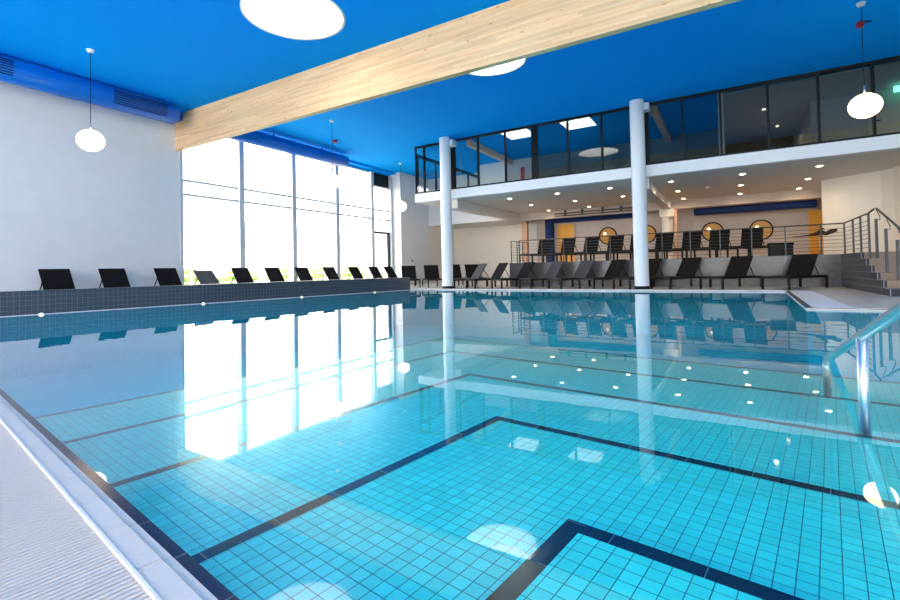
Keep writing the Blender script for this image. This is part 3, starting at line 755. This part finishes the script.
# white post and a pale house with roof
tag(MB().lathe([(.0,0),(.2,0),(.2,6),(0,6)], 24).build('outside_column', 'white_paint', loc=(-17.0,16.75,0)), 'white round column outside the third window', 'column')
def house(x, y, w, l, h, rh, label):
    t = thing('house', label, 'house', (x, y, 0))
    MB().box(-w/2,w/2,-l/2,l/2,0,h).build('walls', 'house', t)
    r = MB(); v = [(-w/2-.4,-l/2-.4,h),(w/2+.4,-l/2-.4,h),(w/2+.4,l/2+.4,h),(-w/2-.4,l/2+.4,h),(0,-l/2,h+rh),(0,l/2,h+rh)]
    v = [r.bm.verts.new(q) for q in v]
    for fc in ((0,1,4),(2,3,5),(1,2,5,4),(3,0,4,5),(0,3,2,1)): r.bm.faces.new([v[i] for i in fc])
    r.build('roof', 'roof', t)
    for k in range(3):
        yy = -l/2 + (k+.5)*l/3
        MB().box(w/2,w/2+.05,yy-.5,yy+.5,1.0,2.2).build('window', 'grey_frame', t)
    return t
house(-40, 34, 8, 12, 3.2, 2.6, 'pale house with sloping grey roof outside the second window')
house(-34, 46, 8, 9, 3.8, 2.4, 'pale house outside the fourth window')
tag(B(-22.3,-22.0,20.5,30,0,1.0).build('garden_wall','brickish'), 'reddish garden wall outside the fourth window', 'wall')

# ------------------------------------------------------------------ daylight
w = bpy.data.worlds.new('world'); S.world = w; w.use_nodes = True
bg = w.node_tree.nodes['Background']; bg.inputs[0].default_value = (1.0, .965, .90, 1); bg.inputs[1].default_value = 4.6
def area(name, loc, rot, sx, sy, e, col=(1,1,1), portal=False):
    l = bpy.data.lights.new(name, 'AREA'); l.shape = 'RECTANGLE'; l.size = sx; l.size_y = sy; l.energy = e; l.color = col
    if portal: l.cycles.is_portal = True
    o = bpy.data.objects.new(name, l); C.objects.link(o); o.location = loc; o.rotation_euler = rot; return o
area('window_portal', (XW-.35, 11.6, 2.42), (0, -PI/2, 0), 4.8, 9.4, 1, portal=True)
area('window_portal', ((XW+XR)/2, YNEAR-.3, 2.45), (PI/2, 0, PI), 19.6, 4.7, 1, portal=True)
for (x,y,r) in ROUND: area('skylight_portal', (x,y,HC+.85), (0,0,0), 2*r, 2*r, 1, portal=True)
for (x0,x1,y0,y1) in RECT: area('skylight_portal', ((x0+x1)/2,(y0+y1)/2,HC+.5), (0,0,0), x1-x0, y1-y0, 1, portal=True)

# ------------------------------------------------------------------ camera
yaw, pit, rol, fpx, sy = 0.5418, 0.0218, -0.0208, 465.48, -40.03
F = Vector((-math.sin(yaw)*math.cos(pit), math.cos(yaw)*math.cos(pit), math.sin(pit)))
R = Vector((math.cos(yaw), math.sin(yaw), 0)); U = R.cross(F)
c, s = math.cos(rol), math.sin(rol); R2 = c*R + s*U; U2 = -s*R + c*U
cam = bpy.data.cameras.new('camera'); co = bpy.data.objects.new('camera', cam); C.objects.link(co)
cam.sensor_width = 36; cam.lens = fpx/900*36; cam.shift_y = sy/900; cam.clip_start = .05; cam.clip_end = 300
m = Matrix.Identity(4)
for i in range(3): m[i][0], m[i][1], m[i][2] = R2[i], U2[i], -F[i]
m.translation = Vector((0,0,.62)); co.matrix_world = m
S.camera = co
S.view_settings.view_transform = 'Standard'; S.view_settings.look = 'None'; S.view_settings.gamma = 1; S.view_settings.use_curve_mapping = False
S.view_settings.exposure = 1.15
S.cycles.use_denoising = True
S.cycles.max_bounces = 14; S.cycles.diffuse_bounces = 6; S.cycles.glossy_bounces = 6; S.cycles.transparent_max_bounces = 24; S.cycles.transmission_bounces = 8
S.cycles.sample_clamp_indirect = 8
S.cycles.caustics_reflective = False; S.cycles.caustics_refractive = False
